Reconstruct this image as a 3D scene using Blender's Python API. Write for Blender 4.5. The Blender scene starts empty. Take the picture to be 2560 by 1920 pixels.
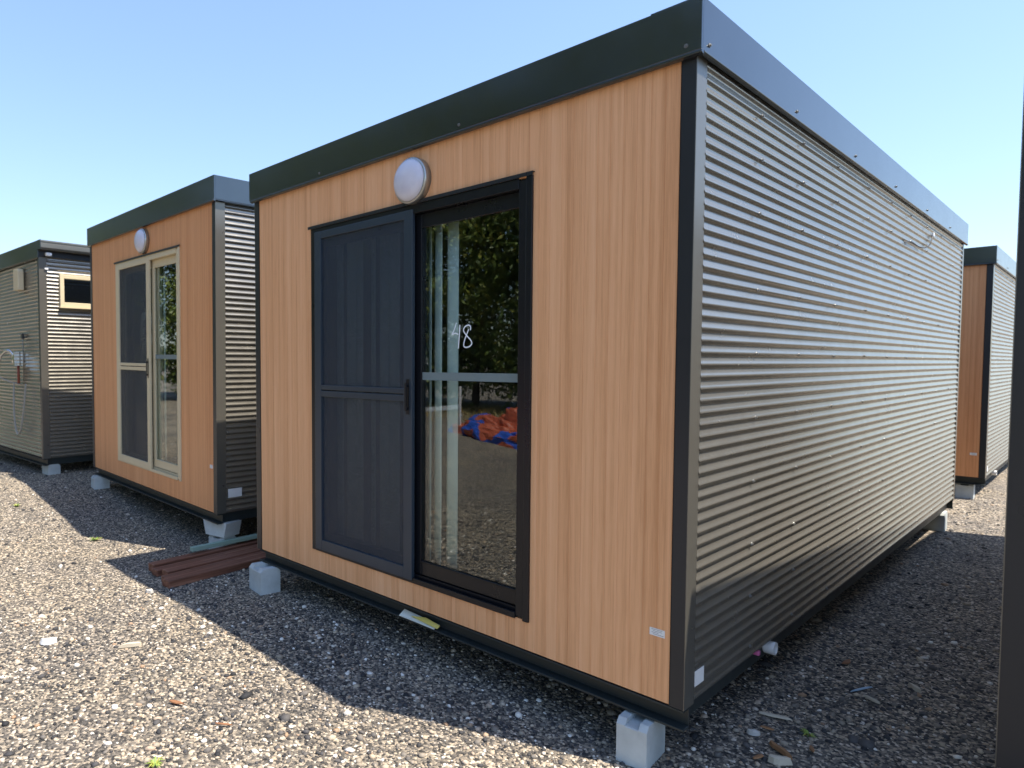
import bpy, bmesh, math, random
import numpy as np
from mathutils import Vector, Matrix, noise

random.seed(7)
rng = np.random.default_rng(11)
scene = bpy.context.scene
COL = scene.collection
rad = math.radians

# ------------------------------------------------------------------ camera
cam_d = bpy.data.cameras.new('camera')
cam = bpy.data.objects.new('camera', cam_d)
COL.objects.link(cam)
yaw, pitch = -0.8367, -0.0458
fw = Vector((math.sin(yaw)*math.cos(pitch), math.cos(yaw)*math.cos(pitch), math.sin(pitch)))
rt = Vector((math.cos(yaw), -math.sin(yaw), 0)); up = rt.cross(fw)
m = Matrix((rt, up, -fw)).transposed().to_4x4()
m.translation = Vector((1.1138, -2.5871, 1.6195))
cam.matrix_world = m
cam_d.sensor_width = 36
cam_d.lens = 1683.4/2560*36
cam_d.shift_x = 326.2/2560
cam_d.shift_y = 23.6/2560
cam_d.clip_start = 0.05
cam_d.clip_end = 2000
cam_d.dof.use_dof = True
cam_d.dof.focus_distance = 3.6
cam_d.dof.aperture_fstop = 2.8
scene.camera = cam

# ------------------------------------------------------------------ sky and sun
SUN = Vector((0.409, 0.178, 0.895)).normalized()
world = bpy.data.worlds.new('World'); scene.world = world
world.use_nodes = True
wn = world.node_tree.nodes; wl = world.node_tree.links
sky = wn.new('ShaderNodeTexSky'); sky.sky_type = 'NISHITA'; sky.sun_disc = False
sky.sun_elevation = math.asin(SUN.z)
sky.sun_rotation = math.atan2(SUN.x, SUN.y)
sky.air_density = 1.3; sky.dust_density = 0.7; sky.ozone_density = 1.5
bg = wn['Background']; bg.inputs['Strength'].default_value = 0.135
gm = wn.new('ShaderNodeGamma'); gm.inputs[1].default_value = 0.78
tn = wn.new('ShaderNodeMix'); tn.data_type = 'RGBA'; tn.blend_type = 'MULTIPLY'; tn.inputs['Factor'].default_value = 1
tn.inputs[7].default_value = (1.02, 1.15, 1.40, 1)
wl.new(sky.outputs[0], gm.inputs[0]); wl.new(gm.outputs[0], tn.inputs[6]); wl.new(tn.outputs[2], bg.inputs[0])
sd = bpy.data.lights.new('sun', 'SUN'); sd.energy = 5.0; sd.angle = rad(0.53); sd.color = (1, 0.91, 0.78)
so = bpy.data.objects.new('sun', sd); COL.objects.link(so)
so.rotation_euler = (-SUN).to_track_quat('-Z', 'Y').to_euler(); so.location = SUN*20
vs = scene.view_settings
vs.view_transform = 'Standard'; vs.look = 'None'; vs.gamma = 1; vs.use_curve_mapping = False
vs.exposure = 1.0

# ------------------------------------------------------------------ helpers
def tag(o, label=None, cat=None, group=None, kind=None):
    if label: o['label'] = label
    if cat: o['category'] = cat
    if group: o['group'] = group
    if kind: o['kind'] = kind
    return o

def empty(name, loc=(0, 0, 0), rz=0, label=None, cat=None, group=None):
    o = bpy.data.objects.new(name, None); COL.objects.link(o)
    o.empty_display_size = 0.1
    o.location = loc; o.rotation_euler = (0, 0, rz)
    return tag(o, label, cat, group)

class MB:
    def __init__(s): s.v = []; s.f = []
    def add(s, vs, fs):
        n = len(s.v); s.v += [tuple(v) for v in vs]; s.f += [tuple(i+n for i in f) for f in fs]; return s
    def box(s, x0, x1, y0, y1, z0, z1):
        if x0 > x1: x0, x1 = x1, x0
        if y0 > y1: y0, y1 = y1, y0
        if z0 > z1: z0, z1 = z1, z0
        return s.add([(x0,y0,z0),(x1,y0,z0),(x1,y1,z0),(x0,y1,z0),(x0,y0,z1),(x1,y0,z1),(x1,y1,z1),(x0,y1,z1)],
                     [(0,3,2,1),(4,5,6,7),(0,1,5,4),(1,2,6,5),(2,3,7,6),(3,0,4,7)])
    def prism(s, pts, a0, a1, axis='y'):
        n = len(pts); r = []
        for a in (a0, a1):
            for p, q in pts:
                r.append({'y': (p, a, q), 'x': (a, p, q), 'z': (p, q, a)}[axis])
        fs = [tuple(range(n))[::-1], tuple(range(n, 2*n))]
        fs += [(i, (i+1) % n, n+(i+1) % n, n+i) for i in range(n)]
        return s.add(r, fs)
    def lathe(s, prof, n=48, mat=Matrix.Identity(4)):
        r = []; k = len(prof)
        for i in range(n):
            a = 2*math.pi*i/n
            for (rr, h) in prof: r.append(mat @ Vector((rr*math.cos(a), rr*math.sin(a), h)))
        fs = [(i*k+j, ((i+1) % n)*k+j, ((i+1) % n)*k+j+1, i*k+j+1) for i in range(n) for j in range(k-1)]
        return s.add(r, fs)
    def tube(s, pts, r, n=8, flat=1.0, flat_axis=1):
        pts = [Vector(p) for p in pts]; rings = []
        up0 = Vector((0, 1, 0.01))
        for i, p in enumerate(pts):
            t = (pts[min(i+1, len(pts)-1)]-pts[max(i-1, 0)]).normalized()
            a = t.cross(up0)
            if a.length < 1e-3: a = t.cross(Vector((1, 0, 0)))
            a.normalize(); b = t.cross(a).normalized()
            ring = []
            for k in range(n):
                w = 2*math.pi*k/n
                d = a*math.cos(w)*r+b*math.sin(w)*r
                d[flat_axis] *= flat
                ring.append(p+d)
            rings.append(ring)
        v = [q for ring in rings for q in ring]
        fs = [(i*n+k, i*n+(k+1) % n, (i+1)*n+(k+1) % n, (i+1)*n+k) for i in range(len(pts)-1) for k in range(n)]
        fs += [tuple(range(n))[::-1], tuple(range((len(pts)-1)*n, len(pts)*n))]
        return s.add(v, fs)
    def build(s, name, mat, parent=None, bevel=0, smooth=False, seg=2):
        me = bpy.data.meshes.new(name); me.from_pydata(s.v, [], s.f); me.update()
        bm = bmesh.new(); bm.from_mesh(me); bmesh.ops.recalc_face_normals(bm, faces=bm.faces); bm.to_mesh(me); bm.free()
        if smooth: me.polygons.foreach_set('use_smooth', [True]*len(me.polygons))
        if mat: me.materials.append(mat)
        o = bpy.data.objects.new(name, me); COL.objects.link(o); o.parent = parent
        if bevel:
            b = o.modifiers.new('bevel', 'BEVEL'); b.width = bevel; b.segments = seg; b.limit_method = 'ANGLE'; b.angle_limit = rad(35)
            b.harden_normals = False
        return o

def smooth_path(pts, sub=6):
    pts = [Vector(p) for p in pts]; out = []
    n = len(pts)
    for i in range(n-1):
        p0 = pts[max(i-1, 0)]; p1 = pts[i]; p2 = pts[i+1]; p3 = pts[min(i+2, n-1)]
        for k in range(sub):
            t = k/sub
            out.append(0.5*((2*p1)+(p2-p0)*t+(2*p0-5*p1+4*p2-p3)*t*t+(3*p1-p0-3*p2+p3)*t**3))
    out.append(pts[-1]); return out

# ------------------------------------------------------------------ materials
def newmat(name):
    mt = bpy.data.materials.new(name); mt.use_nodes = True
    nt = mt.node_tree; b = nt.nodes['Principled BSDF']
    return mt, nt, b

def N(nt, typ, **kw):
    n = nt.nodes.new(typ)
    for k, v in kw.items():
        if k.startswith('i_'): n.inputs[k[2:].replace('_', ' ')].default_value = v
        else: setattr(n, k, v)
    return n

def ramp(nt, fac, stops, interp='LINEAR'):
    r = nt.nodes.new('ShaderNodeValToRGB'); r.color_ramp.interpolation = interp
    e = r.color_ramp.elements
    while len(e) < len(stops): e.new(0.5)
    for i, (p, c) in enumerate(stops):
        e[i].position = p; e[i].color = (*c, 1) if len(c) == 3 else c
    nt.links.new(fac, r.inputs[0]); return r.outputs[0]

def coords(nt, kind='Object', scale=(1, 1, 1)):
    tc = nt.nodes.new('ShaderNodeTexCoord'); mp = nt.nodes.new('ShaderNodeMapping')
    mp.inputs['Scale'].default_value = scale
    nt.links.new(tc.outputs[kind], mp.inputs[0]); return mp.outputs[0]

def bump(nt, b, height, strength, dist=0.01):
    bp = nt.nodes.new('ShaderNodeBump'); bp.inputs['Strength'].default_value = strength
    bp.inputs['Distance'].default_value = dist
    nt.links.new(height, bp.inputs['Height']); nt.links.new(bp.outputs[0], b.inputs['Normal']); return bp

def paint(name, col, rough=0.4, spec=0.5, wav=0.0, metal=0.0, var=0.05, wscale=1.3, dirt=0.1, coat=0):
    mt, nt, b = newmat(name)
    n = N(nt, 'ShaderNodeTexNoise', i_Scale=3.0, i_Detail=6.0, i_Roughness=0.65)
    nt.links.new(coords(nt), n.inputs['Vector'])
    d = tuple(c*(1-var) for c in col); l = tuple(min(1, c*(1+var)) for c in col)
    nt.links.new(ramp(nt, n.outputs['Fac'], [(0.3, d), (0.7, l)]), b.inputs['Base Color'])
    n2 = N(nt, 'ShaderNodeTexNoise', i_Scale=9.0, i_Detail=5.0)
    nt.links.new(coords(nt), n2.inputs['Vector'])
    mr = N(nt, 'ShaderNodeMapRange', i_To_Min=max(0.02, rough*(1-dirt)), i_To_Max=min(1, rough*(1+dirt)), i_From_Min=0.3, i_From_Max=0.7)
    nt.links.new(n2.outputs['Fac'], mr.inputs[0]); nt.links.new(mr.outputs[0], b.inputs['Roughness'])
    b.inputs['Specular IOR Level'].default_value = spec; b.inputs['Metallic'].default_value = metal
    b.inputs['Coat Weight'].default_value = coat
    if wav:
        w = N(nt, 'ShaderNodeTexNoise', i_Scale=wscale, i_Detail=2.0)
        nt.links.new(coords(nt), w.inputs['Vector']); bump(nt, b, w.outputs['Fac'], 1.0, wav)
    return mt

def wood(name, c0, c1, c2):
    mt, nt, b = newmat(name)
    v = coords(nt)
    sep = N(nt, 'ShaderNodeSeparateXYZ'); nt.links.new(v, sep.inputs[0])
    # board index along x
    dv = N(nt, 'ShaderNodeMath', operation='DIVIDE'); dv.inputs[1].default_value = 0.0575; nt.links.new(sep.outputs[0], dv.inputs[0])
    fl = N(nt, 'ShaderNodeMath', operation='FLOOR'); nt.links.new(dv.outputs[0], fl.inputs[0])
    wnz = N(nt, 'ShaderNodeTexWhiteNoise', noise_dimensions='1D'); nt.links.new(fl.outputs[0], wnz.inputs['W'])
    off = N(nt, 'ShaderNodeCombineXYZ'); nt.links.new(wnz.outputs['Value'], off.inputs[2])
    sc3 = N(nt, 'ShaderNodeVectorMath', operation='SCALE'); sc3.inputs['Scale'].default_value = 7.0; nt.links.new(off.outputs[0], sc3.inputs[0])
    ad = N(nt, 'ShaderNodeVectorMath', operation='ADD'); nt.links.new(v, ad.inputs[0]); nt.links.new(sc3.outputs[0], ad.inputs[1])
    def str_noise(sx, sz, det, rg):
        mp = N(nt, 'ShaderNodeMapping'); mp.inputs['Scale'].default_value = (sx, sx, sz); nt.links.new(ad.outputs[0], mp.inputs[0])
        n = N(nt, 'ShaderNodeTexNoise', i_Scale=1.0, i_Detail=det, i_Roughness=rg); nt.links.new(mp.outputs[0], n.inputs['Vector']); return n.outputs['Fac']
    a = str_noise(38, 0.55, 4, 0.6); c = str_noise(240, 5.0, 3, 0.7); e = str_noise(9, 0.25, 2, 0.5)
    def lin(fac, w): 
        mm = N(nt, 'ShaderNodeMath', operation='MULTIPLY'); mm.inputs[1].default_value = w; nt.links.new(fac, mm.inputs[0]); return mm.outputs[0]
    def addn(p, q):
        mm = N(nt, 'ShaderNodeMath', operation='ADD'); nt.links.new(p, mm.inputs[0]); nt.links.new(q, mm.inputs[1]); return mm.outputs[0]
    tot = addn(addn(lin(a, 0.42), lin(c, 0.30)), addn(lin(e, 0.2), lin(wnz.outputs['Value'], 0.08)))
    nt.links.new(ramp(nt, tot, [(0.36, c0), (0.5, c1), (0.65, c2)]), b.inputs['Base Color'])
    b.inputs['Roughness'].default_value = 0.45; b.inputs['Specular IOR Level'].default_value = 0.35
    bump(nt, b, c, 0.25, 0.0008)
    return mt

M = {}
M['wall'] = paint('grey_steel_cladding', (0.30, 0.28, 0.24), rough=0.25, metal=0.74, spec=0.6, wav=0.0022, wscale=0.9)
M['trim'] = paint('shaded_steel_trim', (0.022, 0.024, 0.028), rough=0.3, spec=0.4, wav=0.002)  # corner angle's front leg: its shade is put into this dark colour
M['trim2'] = paint('sunlit_steel_flashing', (0.19, 0.18, 0.155), rough=0.3, metal=0.6, wav=0.002)  # same corner steel on the side leg, coloured as sunlit
M['fascia'] = paint('dark_blue_grey_fascia', (0.115, 0.13, 0.142), rough=0.17, metal=0.92, wav=0.003, wscale=1.2)
M['steel'] = paint('floor_frame_steel', (0.022, 0.029, 0.03), rough=0.45, spec=0.4)
M['wood'] = wood('timber_look_cladding', (0.57, 0.272, 0.12), (0.745, 0.392, 0.195), (0.835, 0.478, 0.263))
M['wood2'] = wood('redder_timber_look_cladding', (0.54, 0.23, 0.095), (0.67, 0.315, 0.14), (0.74, 0.37, 0.18))
M['alu_black'] = paint('black_aluminium', (0.008, 0.009, 0.012), rough=0.3, spec=0.35)
M['alu_screen'] = paint('slate_aluminium', (0.024, 0.038, 0.056), rough=0.38, spec=0.5)
M['alu_cream'] = paint('cream_aluminium', (0.62, 0.52, 0.34), rough=0.42, spec=0.5, var=0.05)
M['rubber'] = paint('black_rubber', (0.01, 0.01, 0.011), rough=0.6)
M['concrete'] = paint('pale_concrete', (0.47, 0.51, 0.51), rough=0.85, spec=0.3, var=0.24)
M['white_pl'] = paint('white_plastic', (0.75, 0.76, 0.76), rough=0.35)
M['sticker'] = paint('sticker_paper', (0.74, 0.75, 0.75), rough=0.55, var=0.04)
M['ink'] = paint('printed_ink', (0.12, 0.13, 0.15), rough=0.6)
M['marker'] = paint('white_paint_marker', (0.75, 0.80, 0.85), rough=0.5, var=0.08)
M['rim'] = paint('satin_nickel', (0.42, 0.42, 0.40), rough=0.3, metal=0.8)
M['chrome'] = paint('chrome', (0.7, 0.7, 0.7), rough=0.12, metal=1)
M['screwm'] = paint('galvanised_screw', (0.2, 0.2, 0.19), rough=0.4, metal=0.5)
M['blind'] = paint('grey_fabric_blind', (0.62, 0.64, 0.60), rough=0.8, var=0.06)
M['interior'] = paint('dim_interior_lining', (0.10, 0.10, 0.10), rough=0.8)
M['pink'] = paint('pink_plastic', (0.65, 0.15, 0.35), rough=0.4)
M['yellow'] = paint('yellow_paper', (0.65, 0.52, 0.12), rough=0.7)
M['paper'] = paint('cream_paper', (0.72, 0.72, 0.62), rough=0.7)
M['green_pl'] = paint('pale_green_treated_timber', (0.25, 0.36, 0.30), rough=0.7)
M['hose'] = paint('grey_hose', (0.30, 0.29, 0.27), rough=0.45)
M['redpipe'] = paint('red_brown_pipe', (0.22, 0.05, 0.03), rough=0.5)
M['cable'] = paint('black_cable', (0.02, 0.02, 0.02), rough=0.5)
M['frost'] = paint('frosted_film', (0.16, 0.21, 0.22), rough=0.5, var=0.05)
M['chip'] = paint('splintered_pine', (0.50, 0.44, 0.34), rough=0.8, var=0.15)
M['palestone'] = paint('pale_stone', (0.5, 0.48, 0.44), rough=0.8, var=0.15)
M['chipd'] = paint('brown_bark', (0.28, 0.14, 0.06), rough=0.8, var=0.3)
M['leaf_dry'] = paint('dry_leaf', (0.26, 0.12, 0.055), rough=0.7, var=0.3)
M['blue_pl'] = paint('pale_blue_plastic', (0.35, 0.48, 0.62), rough=0.4)
M['tape'] = paint('white_tape', (0.8, 0.8, 0.78), rough=0.5)
M['bark'] = paint('tree_bark', (0.12, 0.085, 0.06), rough=0.9, var=0.3)

def timber_mat():
    mt, nt, b = newmat('stained_brown_timber')
    n = N(nt, 'ShaderNodeTexNoise', i_Scale=1.0, i_Detail=6.0, i_Roughness=0.6)
    nt.links.new(coords(nt, 'Object', (30, 1.6, 30)), n.inputs['Vector'])
    nt.links.new(ramp(nt, n.outputs['Fac'], [(0.3, (0.07, 0.026, 0.014)), (0.5, (0.20, 0.078, 0.045)), (0.72, (0.33, 0.17, 0.11))]), b.inputs['Base Color'])
    b.inputs['Roughness'].default_value = 0.55
    bump(nt, b, n.outputs['Fac'], 0.4, 0.003); return mt
M['timber'] = timber_mat()

def glass(name, tint=(0.9, 0.95, 0.95), ior=1.5):
    mt = bpy.data.materials.new(name); mt.use_nodes = True; nt = mt.node_tree; nt.nodes.clear()
    out = N(nt, 'ShaderNodeOutputMaterial'); mx = N(nt, 'ShaderNodeMixShader')
    fr = N(nt, 'ShaderNodeFresnel', i_IOR=ior)
    tr = N(nt, 'ShaderNodeBsdfTransparent'); tr.inputs[0].default_value = (*tint, 1)
    gl = N(nt, 'ShaderNodeBsdfGlossy'); gl.inputs['Roughness'].default_value = 0.0; gl.inputs[0].default_value = (1, 1, 1, 1)
    no = N(nt, 'ShaderNodeTexNoise', i_Scale=1.6, i_Detail=1.0); nt.links.new(coords(nt), no.inputs['Vector'])
    bp = N(nt, 'ShaderNodeBump', i_Strength=0.25, i_Distance=0.002); nt.links.new(no.outputs['Fac'], bp.inputs['Height'])
    nt.links.new(bp.outputs[0], gl.inputs['Normal'])
    ge = N(nt, 'ShaderNodeNewGeometry'); mr = N(nt, 'ShaderNodeMapRange', i_To_Min=ior, i_To_Max=1/ior)
    nt.links.new(ge.outputs['Backfacing'], mr.inputs[0]); nt.links.new(mr.outputs[0], fr.inputs['IOR'])
    nt.links.new(fr.outputs[0], mx.inputs[0]); nt.links.new(tr.outputs[0], mx.inputs[1]); nt.links.new(gl.outputs[0], mx.inputs[2])
    nt.links.new(mx.outputs[0], out.inputs[0]); return mt
M['glass'] = glass('window_glass', (0.86, 0.92, 0.91), 1.64)

def screen_mat():
    mt = bpy.data.materials.new('security_mesh'); mt.use_nodes = True; nt = mt.node_tree; nt.nodes.clear()
    out = N(nt, 'ShaderNodeOutputMaterial'); mx = N(nt, 'ShaderNodeMixShader')
    tr = N(nt, 'ShaderNodeBsdfTransparent'); pr = N(nt, 'ShaderNodeBsdfPrincipled')
    pr.inputs['Base Color'].default_value = (0.034, 0.048, 0.07, 1); pr.inputs['Roughness'].default_value = 0.5
    # fine weave: alternates thread and hole every 1.6 mm
    no = N(nt, 'ShaderNodeTexNoise', i_Scale=240.0, i_Detail=2.0); nt.links.new(coords(nt), no.inputs['Vector'])
    mr = N(nt, 'ShaderNodeMapRange', i_From_Min=0.35, i_From_Max=0.65, i_To_Min=0.40, i_To_Max=0.62)
    nt.links.new(no.outputs['Fac'], mr.inputs[0]); nt.links.new(mr.outputs[0], mx.inputs[0])
    nt.links.new(tr.outputs[0], mx.inputs[1]); nt.links.new(pr.outputs[0], mx.inputs[2]); nt.links.new(mx.outputs[0], out.inputs[0]); return mt
M['screen'] = screen_mat()

def diffuser_mat():
    mt, nt, b = newmat('opal_diffuser'); b.inputs['Base Color'].default_value = (0.62, 0.62, 0.72, 1)
    b.inputs['Roughness'].default_value = 0.22; b.inputs['Subsurface Weight'].default_value = 0.25
    b.inputs['Subsurface Radius'].default_value = (0.03, 0.03, 0.03)
    no = N(nt, 'ShaderNodeTexNoise', i_Scale=12.0); nt.links.new(coords(nt), no.inputs['Vector'])
    nt.links.new(ramp(nt, no.outputs['Fac'], [(0.3, (0.58, 0.58, 0.68)), (0.7, (0.66, 0.66, 0.75))]), b.inputs['Base Color']); return mt
M['opal'] = diffuser_mat()

def gravel_mat():
    mt, nt, b = newmat('gravel_ground')
    v = coords(nt, 'Object')
    vo = N(nt, 'ShaderNodeTexVoronoi', i_Scale=85.0, i_Randomness=1.0); nt.links.new(v, vo.inputs['Vector'])
    sp = N(nt, 'ShaderNodeSeparateColor'); nt.links.new(vo.outputs['Color'], sp.inputs[0])
    c1 = ramp(nt, sp.outputs[0], [(0.0, (0.03, 0.03, 0.03)), (0.4, (0.12, 0.112, 0.104)), (0.7, (0.26, 0.23, 0.19)), (0.9, (0.48, 0.41, 0.32)), (1.0, (0.70, 0.64, 0.56))])
    big = N(nt, 'ShaderNodeTexNoise', i_Scale=0.9, i_Detail=5.0, i_Roughness=0.6); nt.links.new(v, big.inputs['Vector'])
    c2 = ramp(nt, big.outputs['Fac'], [(0.3, (0.72, 0.72, 0.74)), (0.7, (1.18, 1.12, 1.0))])
    mx = N(nt, 'ShaderNodeMix', data_type='RGBA', blend_type='MULTIPLY'); mx.inputs['Factor'].default_value = 1
    nt.links.new(c1, mx.inputs[6]); nt.links.new(c2, mx.inputs[7]); nt.links.new(mx.outputs[2], b.inputs['Base Color'])
    b.inputs['Roughness'].default_value = 0.85; b.inputs['Specular IOR Level'].default_value = 0.3
    fine = N(nt, 'ShaderNodeTexNoise', i_Scale=160.0, i_Detail=4.0); nt.links.new(v, fine.inputs['Vector'])
    ma = N(nt, 'ShaderNodeMath', operation='MULTIPLY_ADD'); ma.inputs[1].default_value = -1.0
    nt.links.new(vo.outputs['Distance'], ma.inputs[0]); nt.links.new(fine.outputs['Fac'], ma.inputs[2])
    bump(nt, b, ma.outputs[0], 0.9, 0.008); return mt
M['gravel'] = gravel_mat()

def pebble_mat():
    mt, nt, b = newmat('gravel_stones')
    g = N(nt, 'ShaderNodeNewGeometry')
    c = ramp(nt, g.outputs['Random Per Island'], [(0.0, (0.022, 0.023, 0.026)), (0.3, (0.07, 0.068, 0.07)), (0.52, (0.17, 0.152, 0.132)), (0.72, (0.35, 0.295, 0.225)),
        (0.85, (0.52, 0.43, 0.32)), (0.89, (0.32, 0.20, 0.12)), (0.93, (0.60, 0.55, 0.47)), (1.0, (0.80, 0.77, 0.71))])
    nt.links.new(c, b.inputs['Base Color'])
    no = N(nt, 'ShaderNodeTexNoise', i_Scale=220.0, i_Detail=3.0); nt.links.new(coords(nt), no.inputs['Vector'])
    bump(nt, b, no.outputs['Fac'], 0.6, 0.003)
    b.inputs['Roughness'].default_value = 0.75; b.inputs['Specular IOR Level'].default_value = 0.35; return mt
M['pebble'] = pebble_mat()

def leaf_mat(name, a, c):
    mt, nt, b = newmat(name); g = N(nt, 'ShaderNodeNewGeometry')
    nt.links.new(ramp(nt, g.outputs['Random Per Island'], [(0, a), (0.75, c), (1, (c[0]*1.8, c[1]*1.25, c[2]))]), b.inputs['Base Color'])
    b.inputs['Roughness'].default_value = 0.5; b.inputs['Transmission Weight'].default_value = 0.0
    return mt
M['leaf'] = leaf_mat('tree_leaves', (0.055, 0.09, 0.016), (0.17, 0.23, 0.045))
M['weed'] = leaf_mat('weed_leaves', (0.10, 0.17, 0.03), (0.22, 0.30, 0.06))
M['drygrass'] = leaf_mat('dry_grass', (0.20, 0.15, 0.05), (0.34, 0.28, 0.09))

# ------------------------------------------------------------------ ground
def sstep(t): t = np.clip(t, 0, 1); return t*t*(3-2*t)
def gh(x, y):
    x = np.asarray(x, float); y = np.asarray(y, float)
    h = 0.19*sstep((-4.8-x)/3.0)
    h = h+0.012*np.sin(x*1.7+0.6*y)*np.sin(y*1.3-0.4*x+1)+0.006*np.sin(x*4.1+1.2)*np.sin(y*3.7+0.5*x)-0.006
    return h
def make_ground():
    xs = np.concatenate([[-600, -200, -80, -40, -28], np.linspace(-20, 10, 301), [16, 30, 80, 200, 600]])
    ys = np.concatenate([[-600, -200, -80, -40, -28], np.linspace(-18, 16, 171), [24, 40, 80, 200, 600]])
    X, Y = np.meshgrid(xs, ys, indexing='ij'); Z = gh(X, Y)
    v = np.stack([X, Y, Z], -1).reshape(-1, 3); ny = len(ys)
    i, j = np.meshgrid(np.arange(len(xs)-1), np.arange(ny-1), indexing='ij'); a = (i*ny+j).ravel()
    f = np.stack([a, a+ny, a+ny+1, a+1], -1)
    me = bpy.data.meshes.new('ground'); me.from_pydata(v.tolist(), [], f.tolist()); me.materials.append(M['gravel'])
    me.polygons.foreach_set('use_smooth', [True]*len(me.polygons))
    o = bpy.data.objects.new('ground', me); COL.objects.link(o); tag(o, kind='structure')
make_ground()

def ico(level=0):
    bm = bmesh.new(); bmesh.ops.create_icosphere(bm, subdivisions=level+1, radius=1)
    v = np.array([x.co[:] for x in bm.verts]); f = np.array([[q.index for q in p.verts] for p in bm.faces]); bm.free(); return v, f

def scatter(name, mat, P, R, level=0, flat=(0.45, 0.8)):
    bv, bf = ico(level); n = len(P); nv = len(bv)
    jit = 1+rng.normal(0, 0.13, (n, nv, 1))
    V = bv[None]*jit
    V = V*np.stack([rng.uniform(0.75, 1.35, n), rng.uniform(0.7, 1.1, n), rng.uniform(*flat, n)], -1)[:, None, :]
    # random tilt and turn
    a = rng.uniform(0, 2*np.pi, n); t = rng.normal(0, 0.25, n)
    ct, st = np.cos(t)[:, None], np.sin(t)[:, None]
    y = V[..., 1]*ct-V[..., 2]*st; z = V[..., 1]*st+V[..., 2]*ct; x = V[..., 0]
    ca, sa = np.cos(a)[:, None], np.sin(a)[:, None]
    V = np.stack([x*ca-y*sa, x*sa+y*ca, z], -1)*R[:, None, None]+P[:, None, :]
    F = (bf[None]+(np.arange(n)*nv)[:, None, None]).reshape(-1, 3)
    me = bpy.data.meshes.new(name); V = V.reshape(-1, 3)
    me.vertices.add(len(V)); me.vertices.foreach_set('co', V.ravel().astype(np.float32))
    me.loops.add(len(F)*3); me.loops.foreach_set('vertex_index', F.ravel().astype(np.int32))
    me.polygons.add(len(F)); me.polygons.foreach_set('loop_start', np.arange(0, len(F)*3, 3, dtype=np.int32))
    try: me.polygons.foreach_set('loop_total', np.full(len(F), 3, dtype=np.int32))
    except Exception: pass
    me.materials.append(mat); me.update(calc_edges=True)
    me.polygons.foreach_set('use_smooth', [True]*len(F))
    o = bpy.data.objects.new(name, me); COL.objects.link(o); return o

def pebbles():
    Ps = []; Rs = []
    def batch(n, x0, x1, y0, y1, rmed, rs, rmax, keep=None):
        x = rng.uniform(x0, x1, n); y = rng.uniform(y0, y1, n)
        if keep is not None:
            k = keep(x, y); x = x[k]; y = y[k]
        r = np.minimum(rmed*np.exp(rng.normal(0, rs, len(x))), rmax)
        z = gh(x, y)+r*0.12
        Ps.append(np.stack([x, y, z], -1)); Rs.append(r)
    patch = lambda x, y: (np.sin(x*1.9+1.3*np.sin(y*0.9))*np.sin(y*2.3+1.1*np.sin(x*1.4+2))+0.35*np.sin(x*5.1+y*3.3)) < rng.uniform(0.1, 1.25, len(x))
    near = lambda x, y: ((x-1.1)**2+(y+2.6)**2 < rng.uniform(0.5, 1, len(x))*30) & ~((y > 0.6) & (x < -0.35)) & patch(x, y)
    batch(62000, -4.6, 2.0, -3.0, 3.2, 0.0060, 0.48, 0.020, near)
    under = lambda x, y: ~((y > 1.4) & (x < -0.5) & (x > -3.2))
    batch(26000, -11, 2.6, -3.5, 9, 0.0085, 0.38, 0.022, under)
    batch(300, -6, 2.0, -3.0, 6, 0.017, 0.3, 0.032, near)
    P = np.concatenate(Ps); R = np.concatenate(Rs)
    o = scatter('gravel', M['pebble'], P, R)
    tag(o, 'loose mixed grey, tan and white gravel covering the yard', 'gravel', kind='stuff')
pebbles()

# ------------------------------------------------------------------ cabins
PITCH = 0.0473
def corr_sheet(mb, a0, a1, z0, z1, off, axis, sgn, amp=0.0054):
    """corrugated sheet: ribs run along `axis` from a0 to a1; outermost point of a rib at off"""
    per = int(round((z1-z0)/PITCH)); k = 10; n = per*k+1
    z = np.linspace(z0, z1, n); ph = (z-z0)/PITCH*2*np.pi
    ph = (ph % (2*np.pi))+0.5*(1-np.cos(ph)); prof = -np.cos(ph)*amp-amp
    zr = (z-0.27); lap = 18*PITCH; fr_ = (zr % lap)/lap; prof = prof+0.0022*(1-fr_)-0.0022*(zr < lap*0.02)
    segs = max(2, int(abs(a1-a0)/0.45)); A = np.linspace(a0, a1, segs+1)
    base = len(mb.v)
    for i, a in enumerate(A):
        for zz, p in zip(z, prof):
            w = 0
            d = off+sgn*(p+w)
            mb.v.append((d, a, zz) if axis == 'y' else (a, d, zz))
    for i in range(segs):
        for j in range(n-1):
            q = base+i*n+j
            mb.f.append((q, q+n, q+n+1, q+1))
    return mb

def cladding(mb, xa, xb, z0, z1, y=0.0, grooves=True):
    """grooved vertical boards; x from xa to xb, extruded in z"""
    if not grooves: return mb.box(xa, xb, y, y+0.018, z0, z1)
    g = 0.0575; pts = [(xa, y)]
    k = math.ceil(xa/g)
    while k*g < xb-0.003:
        x = k*g
        if x > xa+0.003: pts += [(x-0.0011, y), (x-0.0005, y+0.0013), (x+0.0005, y+0.0013), (x+0.0011, y)]
        k += 1
    pts.append((xb, y))
    poly = pts+[(xb, y+0.018), (xa, y+0.018)]
    n = len(poly); b = len(mb.v)
    mb.v += [(p[0], p[1], z0) for p in poly]+[(p[0], p[1], z1) for p in poly]
    for i in range(n):
        mb.f.append((b+i, b+(i+1) % n, b+n+(i+1) % n, b+n+i))
    # caps as quads strips
    mb.f.append(tuple(b+i for i in range(n))); mb.f.append(tuple(b+n+i for i in reversed(range(n))))
    return mb

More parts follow.
